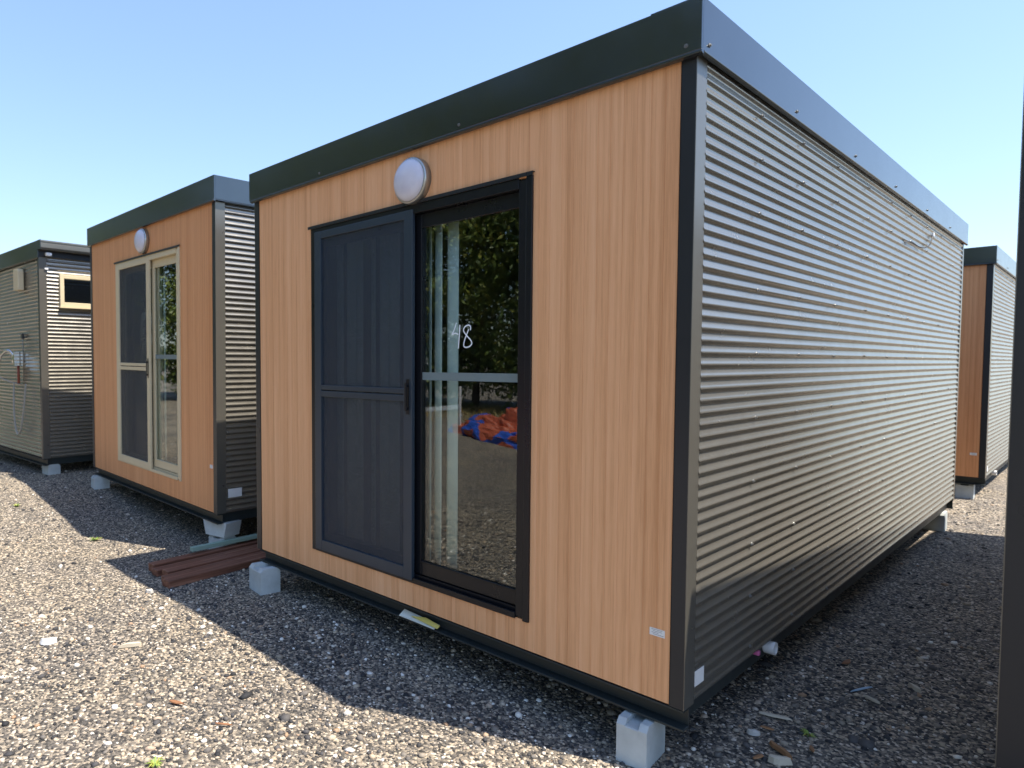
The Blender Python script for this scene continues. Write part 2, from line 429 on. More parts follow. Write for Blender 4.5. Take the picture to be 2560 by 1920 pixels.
def make_door(parent, x0, x1, z0, z1, frame, screenf, dx, first):
    """sliding door set: dx = x where the screen panel ends"""
    fr = MB()
    w = 0.042
    fr.box(x0, x0+w, -0.008, 0.095, z0, z1); fr.box(x1-0.033, x1, -0.012, 0.095, z0, z1)
    fr.box(x1-0.078, x1-0.037, -0.004, 0.09, z0+0.012, z1-0.012); fr.box(x1-0.037, x1-0.033, 0.02, 0.09, z0+0.01, z1-0.01)
    fr.box(x0+w, x1-0.078, -0.008, 0.095, z1-0.05, z1); fr.box(x0+w, x1-0.078, -0.010, 0.0, z0, z0+0.03)
    fr.box(x0+w, x1-0.078, 0.0, 0.095, z0, z0+0.018)
    fr.box(x0+w, x1-0.078, 0.018, 0.024, z0+0.018, z0+0.045); fr.box(x0+w, x1-0.078, 0.055, 0.061, z0+0.018, z0+0.045)
    F = fr.build('sliding_door', frame, parent, bevel=0.002)
    # head flashing
    h = MB().box(x0-0.022, x1+0.005, -0.016, 0.0, z1+0.012, z1+0.016); h.box(x0-0.022, x1+0.005, -0.016, -0.014, z1-0.002, z1+0.012)
    h.build('head_flashing', M['trim'], F)
    # screen panel
    s0, s1, a, b = x0+0.046, dx, z0+0.014, z1-0.028
    sf = MB(); fw_ = 0.066
    sf.box(s0, s0+fw_, -0.016, 0.008, a, b); sf.box(s1-fw_, s1, -0.016, 0.008, a, b)
    sf.box(s0+fw_, s1-fw_, -0.015, 0.007, a, a+0.068); sf.box(s0+fw_, s1-fw_, -0.015, 0.007, b-0.045, b)
    zm = z0+1.0
    sf.box(s0+fw_, s1-fw_, -0.015, 0.007, zm, zm+0.036); sf.box(s0+fw_, s1-fw_, -0.015, 0.007, zm+0.044, zm+0.074)
    S = sf.build('screen_panel', screenf, F, bevel=0.003)
    MB().box(s0+0.03, s1-0.03, -0.003, -0.001, a+0.03, b-0.02).build('insect_screen', M['screen'], F)
    hd = MB().box(s1-0.038, s1-0.024, -0.036, -0.029, zm-0.05, zm+0.105); hd.box(s1-0.037, s1-0.025, -0.030, -0.014, zm-0.045, zm-0.03); hd.box(s1-0.037, s1-0.025, -0.030, -0.014, zm+0.08, zm+0.095)
    hd.box(s1-0.044, s1-0.018, -0.019, -0.0165, zm-0.07, zm+0.125)
    hd.build('handle', M['alu_black'], F, bevel=0.003)
    # sliding glass leaf (right) and fixed leaf (left, behind the screen)
    g0, g1 = dx+0.0, x1-0.079
    lf = MB(); 
    lf.box(g0-0.03, g0+0.028, 0.028, 0.052, z0+0.047, z1-0.052); lf.box(g1-0.012, g1, 0.028, 0.052, z0+0.047, z1-0.052)
    lf.box(g0+0.028, g1-0.012, 0.03, 0.051, z0+0.047, z0+0.125); lf.box(g0+0.028, g1-0.012, 0.03, 0.051, z1-0.125, z1-0.052)
    lf.box(g0+0.028, g1-0.012, 0.026, 0.030, z0+0.117, z0+0.125)
    lf.build('glass_leaf', frame, F, bevel=0.002)
    MB().box(g0+0.02, g1-0.006, 0.038, 0.043, z0+0.12, z1-0.12).build('glass_pane', M['glass'], F)
    lf = MB(); q0, q1 = x0+w, g0
    lf.box(q0, q0+0.03, 0.064, 0.088, z0+0.02, z1-0.052); lf.box(q1-0.03, q1+0.03, 0.064, 0.088, z0+0.02, z1-0.052)
    lf.box(q0+0.03, q1-0.03, 0.065, 0.087, z0+0.02, z0+0.1); lf.box(q0+0.03, q1-0.03, 0.065, 0.087, z1-0.11, z1-0.052)
    lf.build('glass_leaf', frame, F, bevel=0.002)
    MB().box(q0+0.02, q1-0.02, 0.073, 0.078, z0+0.09, z1-0.1).build('glass_pane', M['glass'], F)
    st = MB().box(g0+0.03, g1-0.014, 0.0355, 0.0365, z0+1.12, z0+1.162); st.build('safety_stripe', M['frost'], F)
    return F

def round_light(parent, x, z, r=0.122):
    mt = Matrix.Translation((x, 0, z)) @ Matrix.Rotation(rad(90), 4, 'X')
    L = MB().lathe([(0.0, 0.0), (r, 0.0), (r, 0.034), (r*0.985, 0.042), (r*0.93, 0.047), (r*0.90, 0.046), (r*0.86, 0.05)], 56, mt).build('wall_light', M['rim'], parent, smooth=False)
    L.data.polygons.foreach_set('use_smooth', [True]*len(L.data.polygons))
    prof = [(r*0.90*math.cos(t), 0.045+0.045*math.sin(t)) for t in np.linspace(0, math.pi/2, 14)]
    MB().lathe(prof, 56, mt).build('diffuser', M['opal'], L, smooth=True)
    return L

def make_cabin(label, loc, rz, W, L, zb, zl, zt, front='wood', woodm='wood', e=0.027, lip=True, door=None, over_left=None,
               light=None, gutter=False, trimfront='trim', group='portable cabins in the yard', side_hole=None, roll=0.0, holes_front=None, TW=0.055):
    root = empty('portable_cabin', loc, rz, label, 'cabin', group)
    if roll: root.rotation_euler = (0, roll, rz)
    ol = e if over_left is None else over_left
    zc = zl+0.03
    T = 0.057 if front == 'wood' else TW
    # cladding
    if front == 'wood':
        mb = MB(); a, b = -W+0.03, -T+0.004
        if door:
            x0, x1, z0, z1 = door
            cladding(mb, a, x0+0.004, zb, zc); cladding(mb, x1-0.004, b, zb, zc)
            cladding(mb, x0+0.004, x1-0.004, zb, z0+0.004); cladding(mb, x0+0.004, x1-0.004, z1-0.004, zc)
        else: cladding(mb, a, b, zb, zc)
        mb.build('timber_cladding', M[woodm], root)
        li = MB()
        if door:
            x0, x1, z0, z1 = door
            li.box(a, x0, 0.02, 0.07, zb, zc); li.box(x1, b, 0.02, 0.07, zb, zc); li.box(x0, x1, 0.02, 0.07, zb, z0-0.001); li.box(x0, x1, 0.02, 0.07, z1+0.001, zc)
        else: li.box(a, b, 0.02, 0.07, zb, zc)
        li.build('wall_lining', M['interior'], root)
    else:
        corr_sheet(MB(), -W+T-0.002, -T+0.002, zb, zc, 0.004, 'x', -1).build('front_wall', M['wall'], root, smooth=True)
        MB().box(-W+T, -T, 0.02, 0.06, zb, zc).build('wall_lining', M['interior'], root)
    S = 0.085
    def side(xo, sg, hole=None):
        mb = MB()
        if hole:
            y0, y1, z0, z1 = hole
            z0 = zb+PITCH*round((z0-zb)/PITCH); z1 = zb+PITCH*round((z1-zb)/PITCH)
            corr_sheet(mb, S-0.004, L-0.05, zb, z0, xo, 'y', sg); corr_sheet(mb, S-0.004, L-0.05, z1, zc, xo, 'y', sg)
            corr_sheet(mb, S-0.004, y0, z0, z1, xo, 'y', sg); corr_sheet(mb, y1, L-0.05, z0, z1, xo, 'y', sg)
        else: corr_sheet(mb, S-0.004, L-0.05, zb, zc, xo, 'y', sg)
        return mb.build('side_wall', M['wall'], root, smooth=True)
    side(0.0045, 1, side_hole); side(-W-0.0045, -1)
    li = MB()
    if side_hole:
        y0, y1, z0, z1 = side_hole
        li.box(-0.06, -0.02, 0.08, y0, zb, zc); li.box(-0.06, -0.02, y1, L-0.02, zb, zc); li.box(-0.06, -0.02, y0, y1, zb, z0); li.box(-0.06, -0.02, y0, y1, z1, zc)
    else: li.box(-0.06, -0.02, 0.08, L-0.02, zb, zc)
    li.build('wall_lining', M['interior'], root); MB().box(-W+0.02, -W+0.06, 0.08, L-0.02, zb, zc).build('wall_lining', M['interior'], root)
    rb = MB(); corr_sheet(rb, -W+0.05, -0.05, zb, zc, L, 'x', 1); rb.build('rear_wall', M['wall'], root, smooth=True)
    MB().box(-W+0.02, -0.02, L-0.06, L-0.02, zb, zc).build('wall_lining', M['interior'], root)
    # corner trims: same steel, front leg coloured as shaded, side leg as sunlit
    for sx, xo in ((1, 0.0), (-1, -W)):
        t = MB().box(xo-sx*T, xo, -0.004, 0.0, zb-0.004, zl+0.01)
        if front == 'wood': t.box(xo-sx*T, xo-sx*(T-0.004), -0.004, 0.02, zb-0.004, zl+0.01)
        t.build('corner_trim', M[trimfront], root, bevel=0.001)
        t = MB().box(xo, xo+sx*0.003, -0.004, S, zb-0.004, zl+0.01)
        MB().box(xo-sx*0.02, xo+sx*0.003, L-0.055, L+0.004, zb-0.004, zl+0.01).build('rear_corner_trim', M['trim2'], root, bevel=0.001)
        t.build('side_flashing', M['trim2'], root, bevel=0.001)
    # fascia ring
    x0, x1, y0, y1 = -W-ol, e, -e, L+e; th = 0.012
    f = MB()
    f.box(x0, x1, y0, y0+th, zl, zt); f.box(x0, x1, y1-th, y1, zl, zt)
    if not gutter: f.box(x1-th, x1, y0+th, y1-th, zl, zt)
    f.box(x0, x0+th, y0+th, y1-th, zl, zt)
    if lip:
        f.prism([(y0, zl), (y0-0.007, zl-0.004), (y0-0.007, zl-0.014), (y0+0.012, zl-0.02), (y0+th, zl)], x0+0.02, x1+0.004, 'x')
        if not gutter: f.prism([(x1, zl), (x1+0.006, zl-0.004), (x1+0.006, zl-0.010), (x1-0.012, zl-0.014), (x1-th, zl)], y0+0.012, y1, 'y')
        # soffit return behind the fascia
        f.box(x0+th, x1-th, y0+th, 0.02, zl+0.002, zl+0.006); f.box(-0.02, x1-th, 0.02, y1-th, zl+0.002, zl+0.006); f.box(x0+th, -W+0.02, 0.02, y1-th, zl+0.002, zl+0.006)
    FA = f.build('roof_fascia', M['fascia'], root, bevel=0.0025)
    if gutter:
        g = MB().prism([(e, zl+0.075), (e+0.085, zl+0.075), (e+0.10, zl+0.10), (e+0.10, zl+0.15), (e+0.088, zl+0.16), (e+0.10, zl+0.17), (e+0.10, zt-0.005), (e+0.092, zt-0.005), (e+0.092, zl+0.085), (e, zl+0.085)], y0, y1, 'y')
        g.build('gutter', M['trim2'], root)
        MB().box(-0.02, e, y0+th, y1-th, zl, zt-0.04).build('eave_board', M['trim'], root)
        MB().box(e-0.01, e+0.1, y0, y0+0.006, zl+0.075, zt).build('gutter_end', M['fascia'], root)
    MB().box(x0+th, x1-th if not gutter else e, y0+th, y1-th, zt-0.05, zt-0.03).build('roof', M['trim2'], root)
    # floor and steel frame
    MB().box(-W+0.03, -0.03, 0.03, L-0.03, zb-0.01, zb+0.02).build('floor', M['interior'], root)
    c = MB(); zf = zb-0.092
    for (ya, yb, yo) in ((0.0, 0.055, 0.05), (L-0.055, L, L-0.055)):
        c.box(-W+0.02, 0.0, ya, yb, zf, zf+0.010); c.box(-W+0.02, 0.0, ya, yb, zb-0.016, zb-0.008)
        c.box(-W+0.02, 0.0, yo-0.0, yo+0.006, zf+0.010, zb-0.016)
    for xa in (-W+0.04, -0.07):
        c.box(xa, xa+0.03, 0.058, L-0.058, zf, zb-0.012)
    for k in range(1, 6): c.box(-W+0.075, -0.075, L*k/6, L*k/6+0.04, zf+0.03, zb-0.012)
    c.build('floor_frame', M['steel'], root, bevel=0.002)
    if door:
        D = make_door(root, *door, *( (M['alu_black'], M['alu_screen']) if woodm == 'wood' else (M['alu_cream'], M['alu_cream']) ), door[0]+0.93, True)
    if light: round_light(root, *light)
    return root

G1 = 'timber fronted portable cabins'
# --- main cabin
main = make_cabin('large portable cabin in front with open-gap black sliding door marked 48', (0, 0, 0), 0, 3.10, 6.05, 0.27, 2.77, 2.961,
                  door=(-2.42, -0.722, 0.405, 2.47), light=(-1.485, 2.588), over_left=0.035, group=G1)
door = [c for c in main.children if c.name.startswith('sliding_door')][0]
ST = [[(-1.217, 1.825), (-1.232, 1.79), (-1.247, 1.766), (-1.229, 1.771), (-1.216, 1.769), (-1.204, 1.764)],
      [(-1.194, 1.813), (-1.197, 1.764), (-1.204, 1.692)],
      [(-1.135, 1.788), (-1.149, 1.76), (-1.16, 1.738), (-1.167, 1.714), (-1.164, 1.701), (-1.152, 1.697), (-1.132, 1.7), (-1.118, 1.709), (-1.114, 1.72), (-1.123, 1.735), (-1.147, 1.756), (-1.163, 1.773), (-1.169, 1.785), (-1.162, 1.8), (-1.146, 1.808), (-1.131, 1.808), (-1.122, 1.799), (-1.124, 1.783)]]
mk = MB()
for s in ST: mk.tube(smooth_path([(x, 0.0372, z) for x, z in s], 5), 0.0036, 8, flat=0.15)
tag(mk.build('painted_number', M['marker'], door), 'handwritten white 48 on the glass')

def blinds(parent, spec, y, z0, z1):
    rail = MB().box(spec[0][0]-0.15, spec[-1][0]+0.75, y-0.02, y+0.02, z1, z1+0.03).build('vertical_blind', M['alu_black'], parent)
    for (x, ang, w) in spec:
        mb = MB(); n = 6
        for j in range(n+1):
            t = (j/n-0.5)*w; bow = 0.006*(1-(2*j/n-1)**2)
            px = x+t*math.cos(ang)-bow*math.sin(ang); py = y+t*math.sin(ang)-bow*math.cos(ang)
            mb.v += [(px, py, z0), (px, py, z1)]
        for j in range(n): mb.f.append((2*j, 2*j+2, 2*j+3, 2*j+1))
        o = mb.build('blind_slat', M['blind'], rail, smooth=True)
        so_ = o.modifiers.new('thick', 'SOLIDIFY'); so_.thickness = 0.0012
sp = [(-2.30+0.105*i+0.014*math.sin(i*2.3), rad(-10+14*math.sin(i*1.7)), 0.089) for i in range(8)]+[(-1.515, rad(-20), 0.089), (-1.437, rad(-20), 0.089), (-1.330, rad(-4), 0.086)]
blinds(main, sp, 0.135, 0.50, 2.385)

def sticker(parent, vs, mat='sticker', lines=0, name='sticker'):
    """vs: origin, u vector, v vector"""
    o, u, v = [Vector(a) for a in vs]; n = u.cross(v).normalized()*0.0012
    mb = MB(); c = [o, o+u, o+u+v, o+v]
    mb.add([p for p in c]+[p+n for p in c], [(3, 2, 1, 0), (4, 5, 6, 7), (0, 1, 5, 4), (1, 2, 6, 5), (2, 3, 7, 6), (3, 0, 4, 7)])
    st = mb.build(name, M[mat], parent)
    if lines:
        lb = MB(); n2 = n*0.3
        for k in range(lines):
            t = 0.82-0.64*k/(lines-1); a = 0.12+0.1*(k % 2)
            p = o+n+u*a+v*t; q = u*(0.72-0.12*(k % 3)); h = v*0.05
            lb.add([p, p+q, p+q+h, p+h, p+n2, p+q+n2, p+q+h+n2, p+h+n2], [(3, 2, 1, 0), (4, 5, 6, 7), (0, 1, 5, 4), (1, 2, 6, 5), (2, 3, 7, 6), (3, 0, 4, 7)])
        lb.build('print', M['ink'], st)
    return st
def dress(root, wood_st=True, zoff=0.0):
    sticker(root, ((-0.141, -0.0005, 0.528+zoff), (0.062, 0, 0), (0, 0, 0.03)), lines=4)
    sticker(root, ((0.0052, 0.082, 0.335+zoff), (0, 0.085, 0), (0, 0, 0.062)), name='sticker')
dress(main)

# screws
def screw_mesh():
    bm = bmesh.new(); bmesh.ops.create_cone(bm, cap_ends=True, segments=10, radius1=0.0085, radius2=0.0075, depth=0.002)
    r = bmesh.ops.create_cone(bm, cap_ends=True, segments=6, radius1=0.0048, radius2=0.0044, depth=0.006)
    bmesh.ops.translate(bm, verts=r['verts'], vec=(0, 0, 0.003))
    bmesh.ops.rotate(bm, verts=bm.verts, matrix=Matrix.Rotation(rad(90), 3, 'Y'))
    me = bpy.data.meshes.new('screw'); bm.to_mesh(me); bm.free(); me.materials.append(M['screwm']); return me
SM = screw_mesh()
def screws(root, ys, zs, fz=None, fy=None, x=0.006, fx=0.029):
    for z in zs:
        for y in ys:
            o = bpy.data.objects.new('screw', SM); COL.objects.link(o); o.parent = root; o.location = (x, y+random.uniform(-.008, .008), z+random.uniform(-.004, .004)); o.rotation_euler = (random.uniform(0, 6), 0, 0)
    if fz:
        for y in fy:
            o = bpy.data.objects.new('screw', SM); COL.objects.link(o); o.parent = root; o.location = (fx, y, fz)
YS = [0.66, 1.23, 1.82, 2.47, 3.07, 3.67, 4.27, 4.87, 5.47]
def snap(z, zb=0.27): return zb+PITCH*(round((z-zb)/PITCH-0.35)+0.35)
screws(main, YS, [snap(z) for z in (2.72, 2.53, 2.25, 1.965, 1.68, 1.395, 1.11, 0.83, 0.56, 0.33)], 2.80, [0.04, 1.03, 2.05, 3.05, 4.1, 5.1])
for xx in (-0.03, -1.15, -2.3):
    o = bpy.data.objects.new('screw', SM); COL.objects.link(o); o.parent = main; o.location = (xx, -0.029, 2.797); o.rotation_euler = (0, 0, rad(-90))
# dangling cable on the right wall
MB().tube(smooth_path([(0.008, 4.47, 2.655), (0.014, 4.34, 2.57), (0.016, 4.15, 2.52), (0.016, 3.91, 2.50), (0.014, 3.62, 2.505), (0.010, 3.45, 2.475)], 6), 0.004, 8).build('cable', M['cable'], main)
MB().box(0.004, 0.016, 4.455, 4.50, 2.645, 2.68).build('cable_clip', M['sticker'], main, bevel=0.003)
# waste pipe under the right wall
def pipe(root, y, z, r=0.027):
    mt = Matrix.Translation((-0.35, y, z)) @ Matrix.Rotation(rad(90), 4, 'Y')
    MB().lathe([(r*0.86, 0.0), (r, 0.0), (r, 0.31), (r*1.15, 0.315), (r*1.15, 0.362), (r*0.88, 0.362), (r*0.86, 0.1)], 28, mt).build('waste_pipe', M['white_pl'], root, smooth=False)
pipe(main, 0.99, 0.228)
MB().box(-0.03, 0.002, 0.795, 0.82, 0.245, 0.268).build('pipe_cap', M['pink'], main, bevel=0.006)
# paper strip tucked on the floor frame
pb = MB().add([(-1.60, -0.004, 0.19), (-1.33, -0.004, 0.19), (-1.33, 0.04, 0.203), (-1.60, 0.04, 0.216), (-1.60, -0.006, 0.193), (-1.33, -0.006, 0.193), (-1.33, 0.038, 0.206), (-1.60, 0.038, 0.219)],
              [(3, 2, 1, 0), (4, 5, 6, 7), (0, 1, 5, 4), (1, 2, 6, 5), (2, 3, 7, 6), (3, 0, 4, 7)])
tag(pb.build('paper_strip', M['paper'], None), 'strip of cream and yellow paper lying on the steel floor frame below the black door', 'paper strip')
MB().box(-0.17, 0.026, -0.0265, -0.016, 2.9605, 2.9645).build('fascia_cap', M['fascia'], main)
yb = MB().add([(-1.52, 0.012, 0.206), (-1.31, 0.0, 0.198), (-1.305, 0.018, 0.212), (-1.42, 0.03, 0.22), (-1.52, 0.009, 0.209), (-1.31, -0.003, 0.201), (-1.305, 0.015, 0.215), (-1.42, 0.027, 0.223)],
              [(3, 2, 1, 0), (4, 5, 6, 7), (0, 1, 5, 4), (1, 2, 6, 5), (2, 3, 7, 6), (3, 0, 4, 7)])
yb.build('yellow_edge', M['yellow'], bpy.data.objects['paper_strip'])

# --- cabin 2
c2 = make_cabin('left neighbour cabin with cream framed sliding door and redder timber front', (-3.99, 0.15, 0.0), -0.022, 3.15, 6.05, 0.345, 2.956, 3.15,
                woodm='wood2', door=(-2.31, -0.69, 0.52, 2.655), light=(-1.50, 2.80), group=G1, roll=0.012)
sticker(c2, ((0.0052, 0.10, 0.47), (0, 0.13, 0), (0, 0, 0.075)))
sticker(c2, ((-0.125, -0.0005, 0.72), (0.05, 0, 0), (0, 0, 0.03)), lines=3)
sp2 = [(-1.44+0.075*i, rad(-5), 0.06) for i in range(2)]
blinds(c2, sp2, 0.135, 0.62, 2.55)

# --- cabin 3 (ablution unit at far left)
c3 = make_cabin('farthest left cabin with corrugated end wall, tap and hose', (-7.99, -0.10, 0.0), 0.045, 3.1, 6.05, 0.412, 2.936, 3.13,
                front='metal', gutter=True, side_hole=(0.24, 0.70, 2.34, 2.71), group='corrugated fronted portable cabins', e=0.02)
win = MB()
y0, y1, z0, z1 = 0.235, 0.705, 2.325, 2.735; w = 0.05
win.box(-0.04, 0.03, y0, y0+w, z0, z1); win.box(-0.04, 0.03, y1-w, y1, z0, z1); win.box(-0.04, 0.029, y0+w, y1-w, z0, z0+w+0.01); win.box(-0.04, 0.029, y0+w, y1-w, z1-w, z1)
W3 = win.build('window', M['alu_cream'], c3, bevel=0.004)
MB().box(-0.012, -0.006, y0+w-0.004, y1-w+0.004, z0+w, z1-w+0.004).build('pane', M['glass'], W3)
sill = MB().box(-0.0, 0.045, y0-0.01, y1+0.01, z0-0.012, z0); sill.build('sill', M['alu_cream'], W3)
MB().box(0.03, 0.08, 0.06, 0.13, 2.945, 2.985).build('eave_lamp', M['white_pl'], c3, bevel=0.008)
MB().box(0.0, 0.02, 0.06, 0.10, 2.78, 2.80).build('conduit_clip', M['white_pl'], c3)
# fixtures on the end wall of cabin 3: local x = world x + 7.99 (approx)
fx = MB().prism([(-0.78, 2.56), (-0.58, 2.56), (-0.58, 2.80), (-0.60, 2.84), (-0.76, 2.84), (-0.78, 2.80)], -0.075, 0.0, 'y')
fx.build('bulkhead_light', M['alu_cream'], c3, bevel=0.012)
sw = MB().box(-0.68, -0.62, -0.03, 0.0, 1.93, 2.0); sw.build('junction_box', M['trim'], c3, bevel=0.006)
tp = MB()
mt = Matrix.Translation((-0.80, 0.0, 1.66)) @ Matrix.Rotation(rad(90), 4, 'X')
tp.lathe([(0.0, 0.0), (0.055, 0.0), (0.055, 0.012), (0.028, 0.02), (0.028, 0.07), (0.045, 0.075), (0.045, 0.10), (0.0, 0.11)], 20, mt)
tp.tube(smooth_path([(-0.80, -0.06, 1.68), (-0.90, -0.12, 1.78), (-1.05, -0.16, 1.72), (-1.20, -0.17, 1.62), (-1.6, -0.17, 1.60)], 6), 0.018, 10)
tp.box(-0.73, -0.69, -0.11, 0.0, 1.58, 1.76)
tp.build('shower_tap', M['chrome'], c3, smooth=False)
MB().tube([(-0.80, -0.03, 1.60), (-0.80, -0.03, 1.34)], 0.016, 10).build('copper_pipe', M['redpipe'], c3, smooth=True)
MB().tube(smooth_path([(-0.98, -0.035, 1.35), (-0.96, -0.05, 1.1), (-0.90, -0.06, 0.82), (-0.80, -0.06, 0.67), (-0.66, -0.06, 0.74), (-0.56, -0.05, 1.0), (-0.52, -0.04, 1.22), (-0.50, -0.035, 1.34)], 8), 0.011, 10).build('hose', M['hose'], c3, smooth=True)
MB().tube(smooth_path([(-1.7, -0.03, 1.42), (-1.3, -0.035, 1.37), (-0.98, -0.035, 1.345), (-0.78, -0.035, 1.335)], 5), 0.009, 8).build('conduit', M['hose'], c3, smooth=True)
MB().tube([(-0.62, -0.02, 1.93), (-0.62, -0.02, 1.40)], 0.006, 6).build('conduit', M['trim2'], c3, smooth=True)

# --- cabin 4 (behind the main one)
c4 = make_cabin('far cabin behind the main cabin, only its right edge and side showing', (0.035, 7.88, 0.0), 0.0, 3.10, 6.05, 0.27, 2.77, 2.961, woodm='wood2', group=G1)
dress(c4); pipe(c4, 0.95, 0.228)
screws(c4, YS[:3], [snap(z) for z in (2.72, 2.53, 2.25, 1.965, 1.68, 1.395, 1.11, 0.83, 0.56)], 2.80, [0.04, 1.03])

# --- cabin 5 (dark corner at the right edge)
c5 = make_cabin('dark cabin at the right edge of the yard, only its corner post showing', (0.85, 0.42, 0.0), -0.043, 3.1, 5.85, 0.27, 2.59, 2.60,
                front='metal', e=-0.012, lip=False, over_left=-0.012, trimfront='trim', TW=0.072, group='corrugated fronted portable cabins')
# builder's x runs from -W to 0: shift so that the visible corner is the left one
c5.location = (0.862+3.1*math.cos(-0.043), 0.42+3.1*math.sin(-0.043), 0.0)

# ------------------------------------------------------------------ support blocks
def block_mesh(w, d, h, notch=True):
    mb = MB(); c = 0.022
    if notch:   # recess across the top, chamfered long edges
        pr = [(-d/2, 0), (d/2, 0), (d/2, h-c), (d/2-c, h), (-d/2+c, h), (-d/2, h-c)]
        a, b = w*0.28, w*0.28
        mb.prism(pr, -w/2, -w/2+a, 'x'); mb.prism(pr, w/2-b, w/2, 'x')
        pr2 = [(-d/2, 0), (d/2, 0), (d/2, h-c-0.004), (d/2-0.004, h-c), (-d/2+0.004, h-c), (-d/2, h-c-0.004)]
        mb.prism(pr2, -w/2+a, w/2-b, 'x')
    else:
        mb.prism([(-w/2*0.78, 0), (w/2*0.78, 0), (w/2, h), (-w/2, h)], -d/2, d/2, 'y')
    return mb
def block(x, y, w, d, h, rz, label, z=None, notch=True):
    o = block_mesh(w, d, h, notch).build('support_block', M['concrete'], None)
    o.location = (x, y, float(gh(x, y))-0.004 if z is None else z); o.rotation_euler = (0, 0, rz)
    return tag(o, label, 'block', 'concrete blocks propping the cabins')
block(-0.185, 0.03, 0.125, 0.19, 0.182, rad(4), 'pale concrete block under the front right corner of the door 48 cabin')
block(-2.965, -0.03, 0.20, 0.15, 0.182, rad(-8), 'pale concrete block under the front left corner of the door 48 cabin')
block(-0.10, 5.80, 0.16, 0.20, 0.182, rad(2), 'white sunlit block under the rear right corner of the door 48 cabin')
block(-2.95, 5.8, 0.2, 0.15, 0.182, 0.0, 'concrete block under the rear left corner of the door 48 cabin')
block(-4.12, 0.27, 0.20, 0.14, 0.135, rad(10), 'lower of the two stacked blocks beside the green plank')
block(-4.12, 0.27, 0.30, 0.17, 0.125, rad(12), 'upper flared block of the stacked pair beside the green plank', z=0.130, notch=False)
block(-6.98, 0.24, 0.17, 0.17, 0.145, rad(-6), 'block under the left corner of the cream door cabin')
block(-8.14, 0.03, 0.22, 0.15, 0.135, rad(3), 'greyish block under the near corner of the farthest left cabin')
block(-0.15, 8.0, 0.165, 0.18, 0.182, rad(2), 'grey shaded block under the far cabin behind the main one')

# ------------------------------------------------------------------ timbers and plank in the gap
tl = ['frontmost brown timber length, nearest the pale corner block', 'second brown timber length from the front of the low pile',
      'middle brown timber length in the low pile', 'fourth brown timber length from the front, partly under the green plank', 'rearmost brown timber length, beside the stacked blocks']
spec = [(-3.50, -0.53, 0.95, 0.105, 0.055, 0.0), (-3.60, -0.50, 1.9, 0.075, 0.05, 1.2), (-3.71, -0.44, 1.7, 0.10, 0.06, -0.6), (-3.83, -0.47, 2.1, 0.085, 0.05, 0.5), (-3.94, -0.45, 1.9, 0.09, 0.065, -0.5)]
for (x, y, ln, w, h, a), lb in zip(spec, tl):
    o = MB().box(-w/2, w/2, 0, ln, 0, h).build('timber_length', M['timber'], None, bevel=0.006)
    o.location = (x, y, float(gh(x, y))+0.002); o.rotation_euler = (0, 0, rad(a+3.5))
    tag(o, lb, 'timber', 'brown timber lengths between two cabins')
o = MB().box(-0.022, 0.022, 0, 1.9, 0, 0.035).build('green_plank', M['green_pl'], None, bevel=0.003)
o.location = (-3.985, -0.09, 0.072); o.rotation_euler = (0, 0, rad(1.0))
tag(o, 'narrow pale green plank lying on the pile of brown timbers', 'plank')

# ------------------------------------------------------------------ small things on the gravel
def chunk(name, x, y, lx, ly, h, rz, mat, label, cat, seed, group=None, z=0.004):
    r = np.random.default_rng(seed); n = 9; top = []
    for i in range(n):
        a = 2*math.pi*i/n; k = 1+r.uniform(-0.22, 0.22)
        top.append((lx*0.5*math.cos(a)*k*(1.15 if abs(math.cos(a)) > 0.9 else 1), ly*0.5*math.sin(a)*k))
    mb = MB(); mb.v = [(p[0], p[1], 0) for p in top]+[(p[0]*0.86, p[1]*0.8, h*r.uniform(0.7, 1.1)) for p in top]+[(0, 0, h*1.05)]
    mb.f = [tuple(range(n))[::-1]]+[(i, (i+1) % n, n+(i+1) % n, n+i) for i in range(n)]+[(n+i, n+(i+1) % n, 2*n) for i in range(n)]
    o = mb.build(name, M[mat], None)
    o.location = (x, y, float(gh(x, y))+z); o.rotation_euler = (r.uniform(-.1, .1), r.uniform(-.1, .1), rz)
    return tag(o, label, cat, group)
chunk('wood_chip', 0.09, 0.745, 0.125, 0.026, 0.008, 0.2, 'chip', 'long pale splinter of wood on the shaded gravel', 'wood chip', 1, z=0.010)
chunk('wood_chip', 0.35, 1.26, 0.085, 0.026, 0.010, -0.6, 'chip', 'short stubby pale wood chip near the blue plastic strip', 'wood chip', 2, z=0.010)
chunk('plastic_strip', 0.285, 1.36, 0.15, 0.012, 0.006, 1.1, 'blue_pl', 'thin pale blue plastic strip on the gravel', 'plastic strip', 3, z=0.010)
chunk('bark_piece', 0.20, 0.455, 0.10, 0.028, 0.016, -0.5, 'chipd', 'brown bark piece beside the tan stone in the shade', 'bark', 4, z=0.010)
chunk('stone', 0.225, 0.37, 0.075, 0.05, 0.025, 0.3, 'chip', 'tan stone at the bottom edge beside the brown bark', 'stone', 5, 'larger stones on the gravel')
chunk('stone', 0.08, 0.525, 0.045, 0.032, 0.018, 0.7, 'palestone', 'small white stone left of the brown bark piece', 'stone', 6, 'larger stones on the gravel')
chunk('stone', 0.458, 1.57, 0.06, 0.03, 0.018, -0.7, 'chip', 'pale stone behind the wood chip toward the right cabin', 'stone', 7, 'larger stones on the gravel')
chunk('stone', -3.02, -1.46, 0.075, 0.05, 0.03, 1.3, 'white_pl', 'bright white stone alone on the sunlit gravel at left', 'stone', 10, 'larger stones on the gravel')
chunk('stone', -2.64, -1.12, 0.115, 0.035, 0.02, 1.2, 'chip', 'long tan stone in the middle of the sunlit gravel', 'stone', 11, 'larger stones on the gravel')
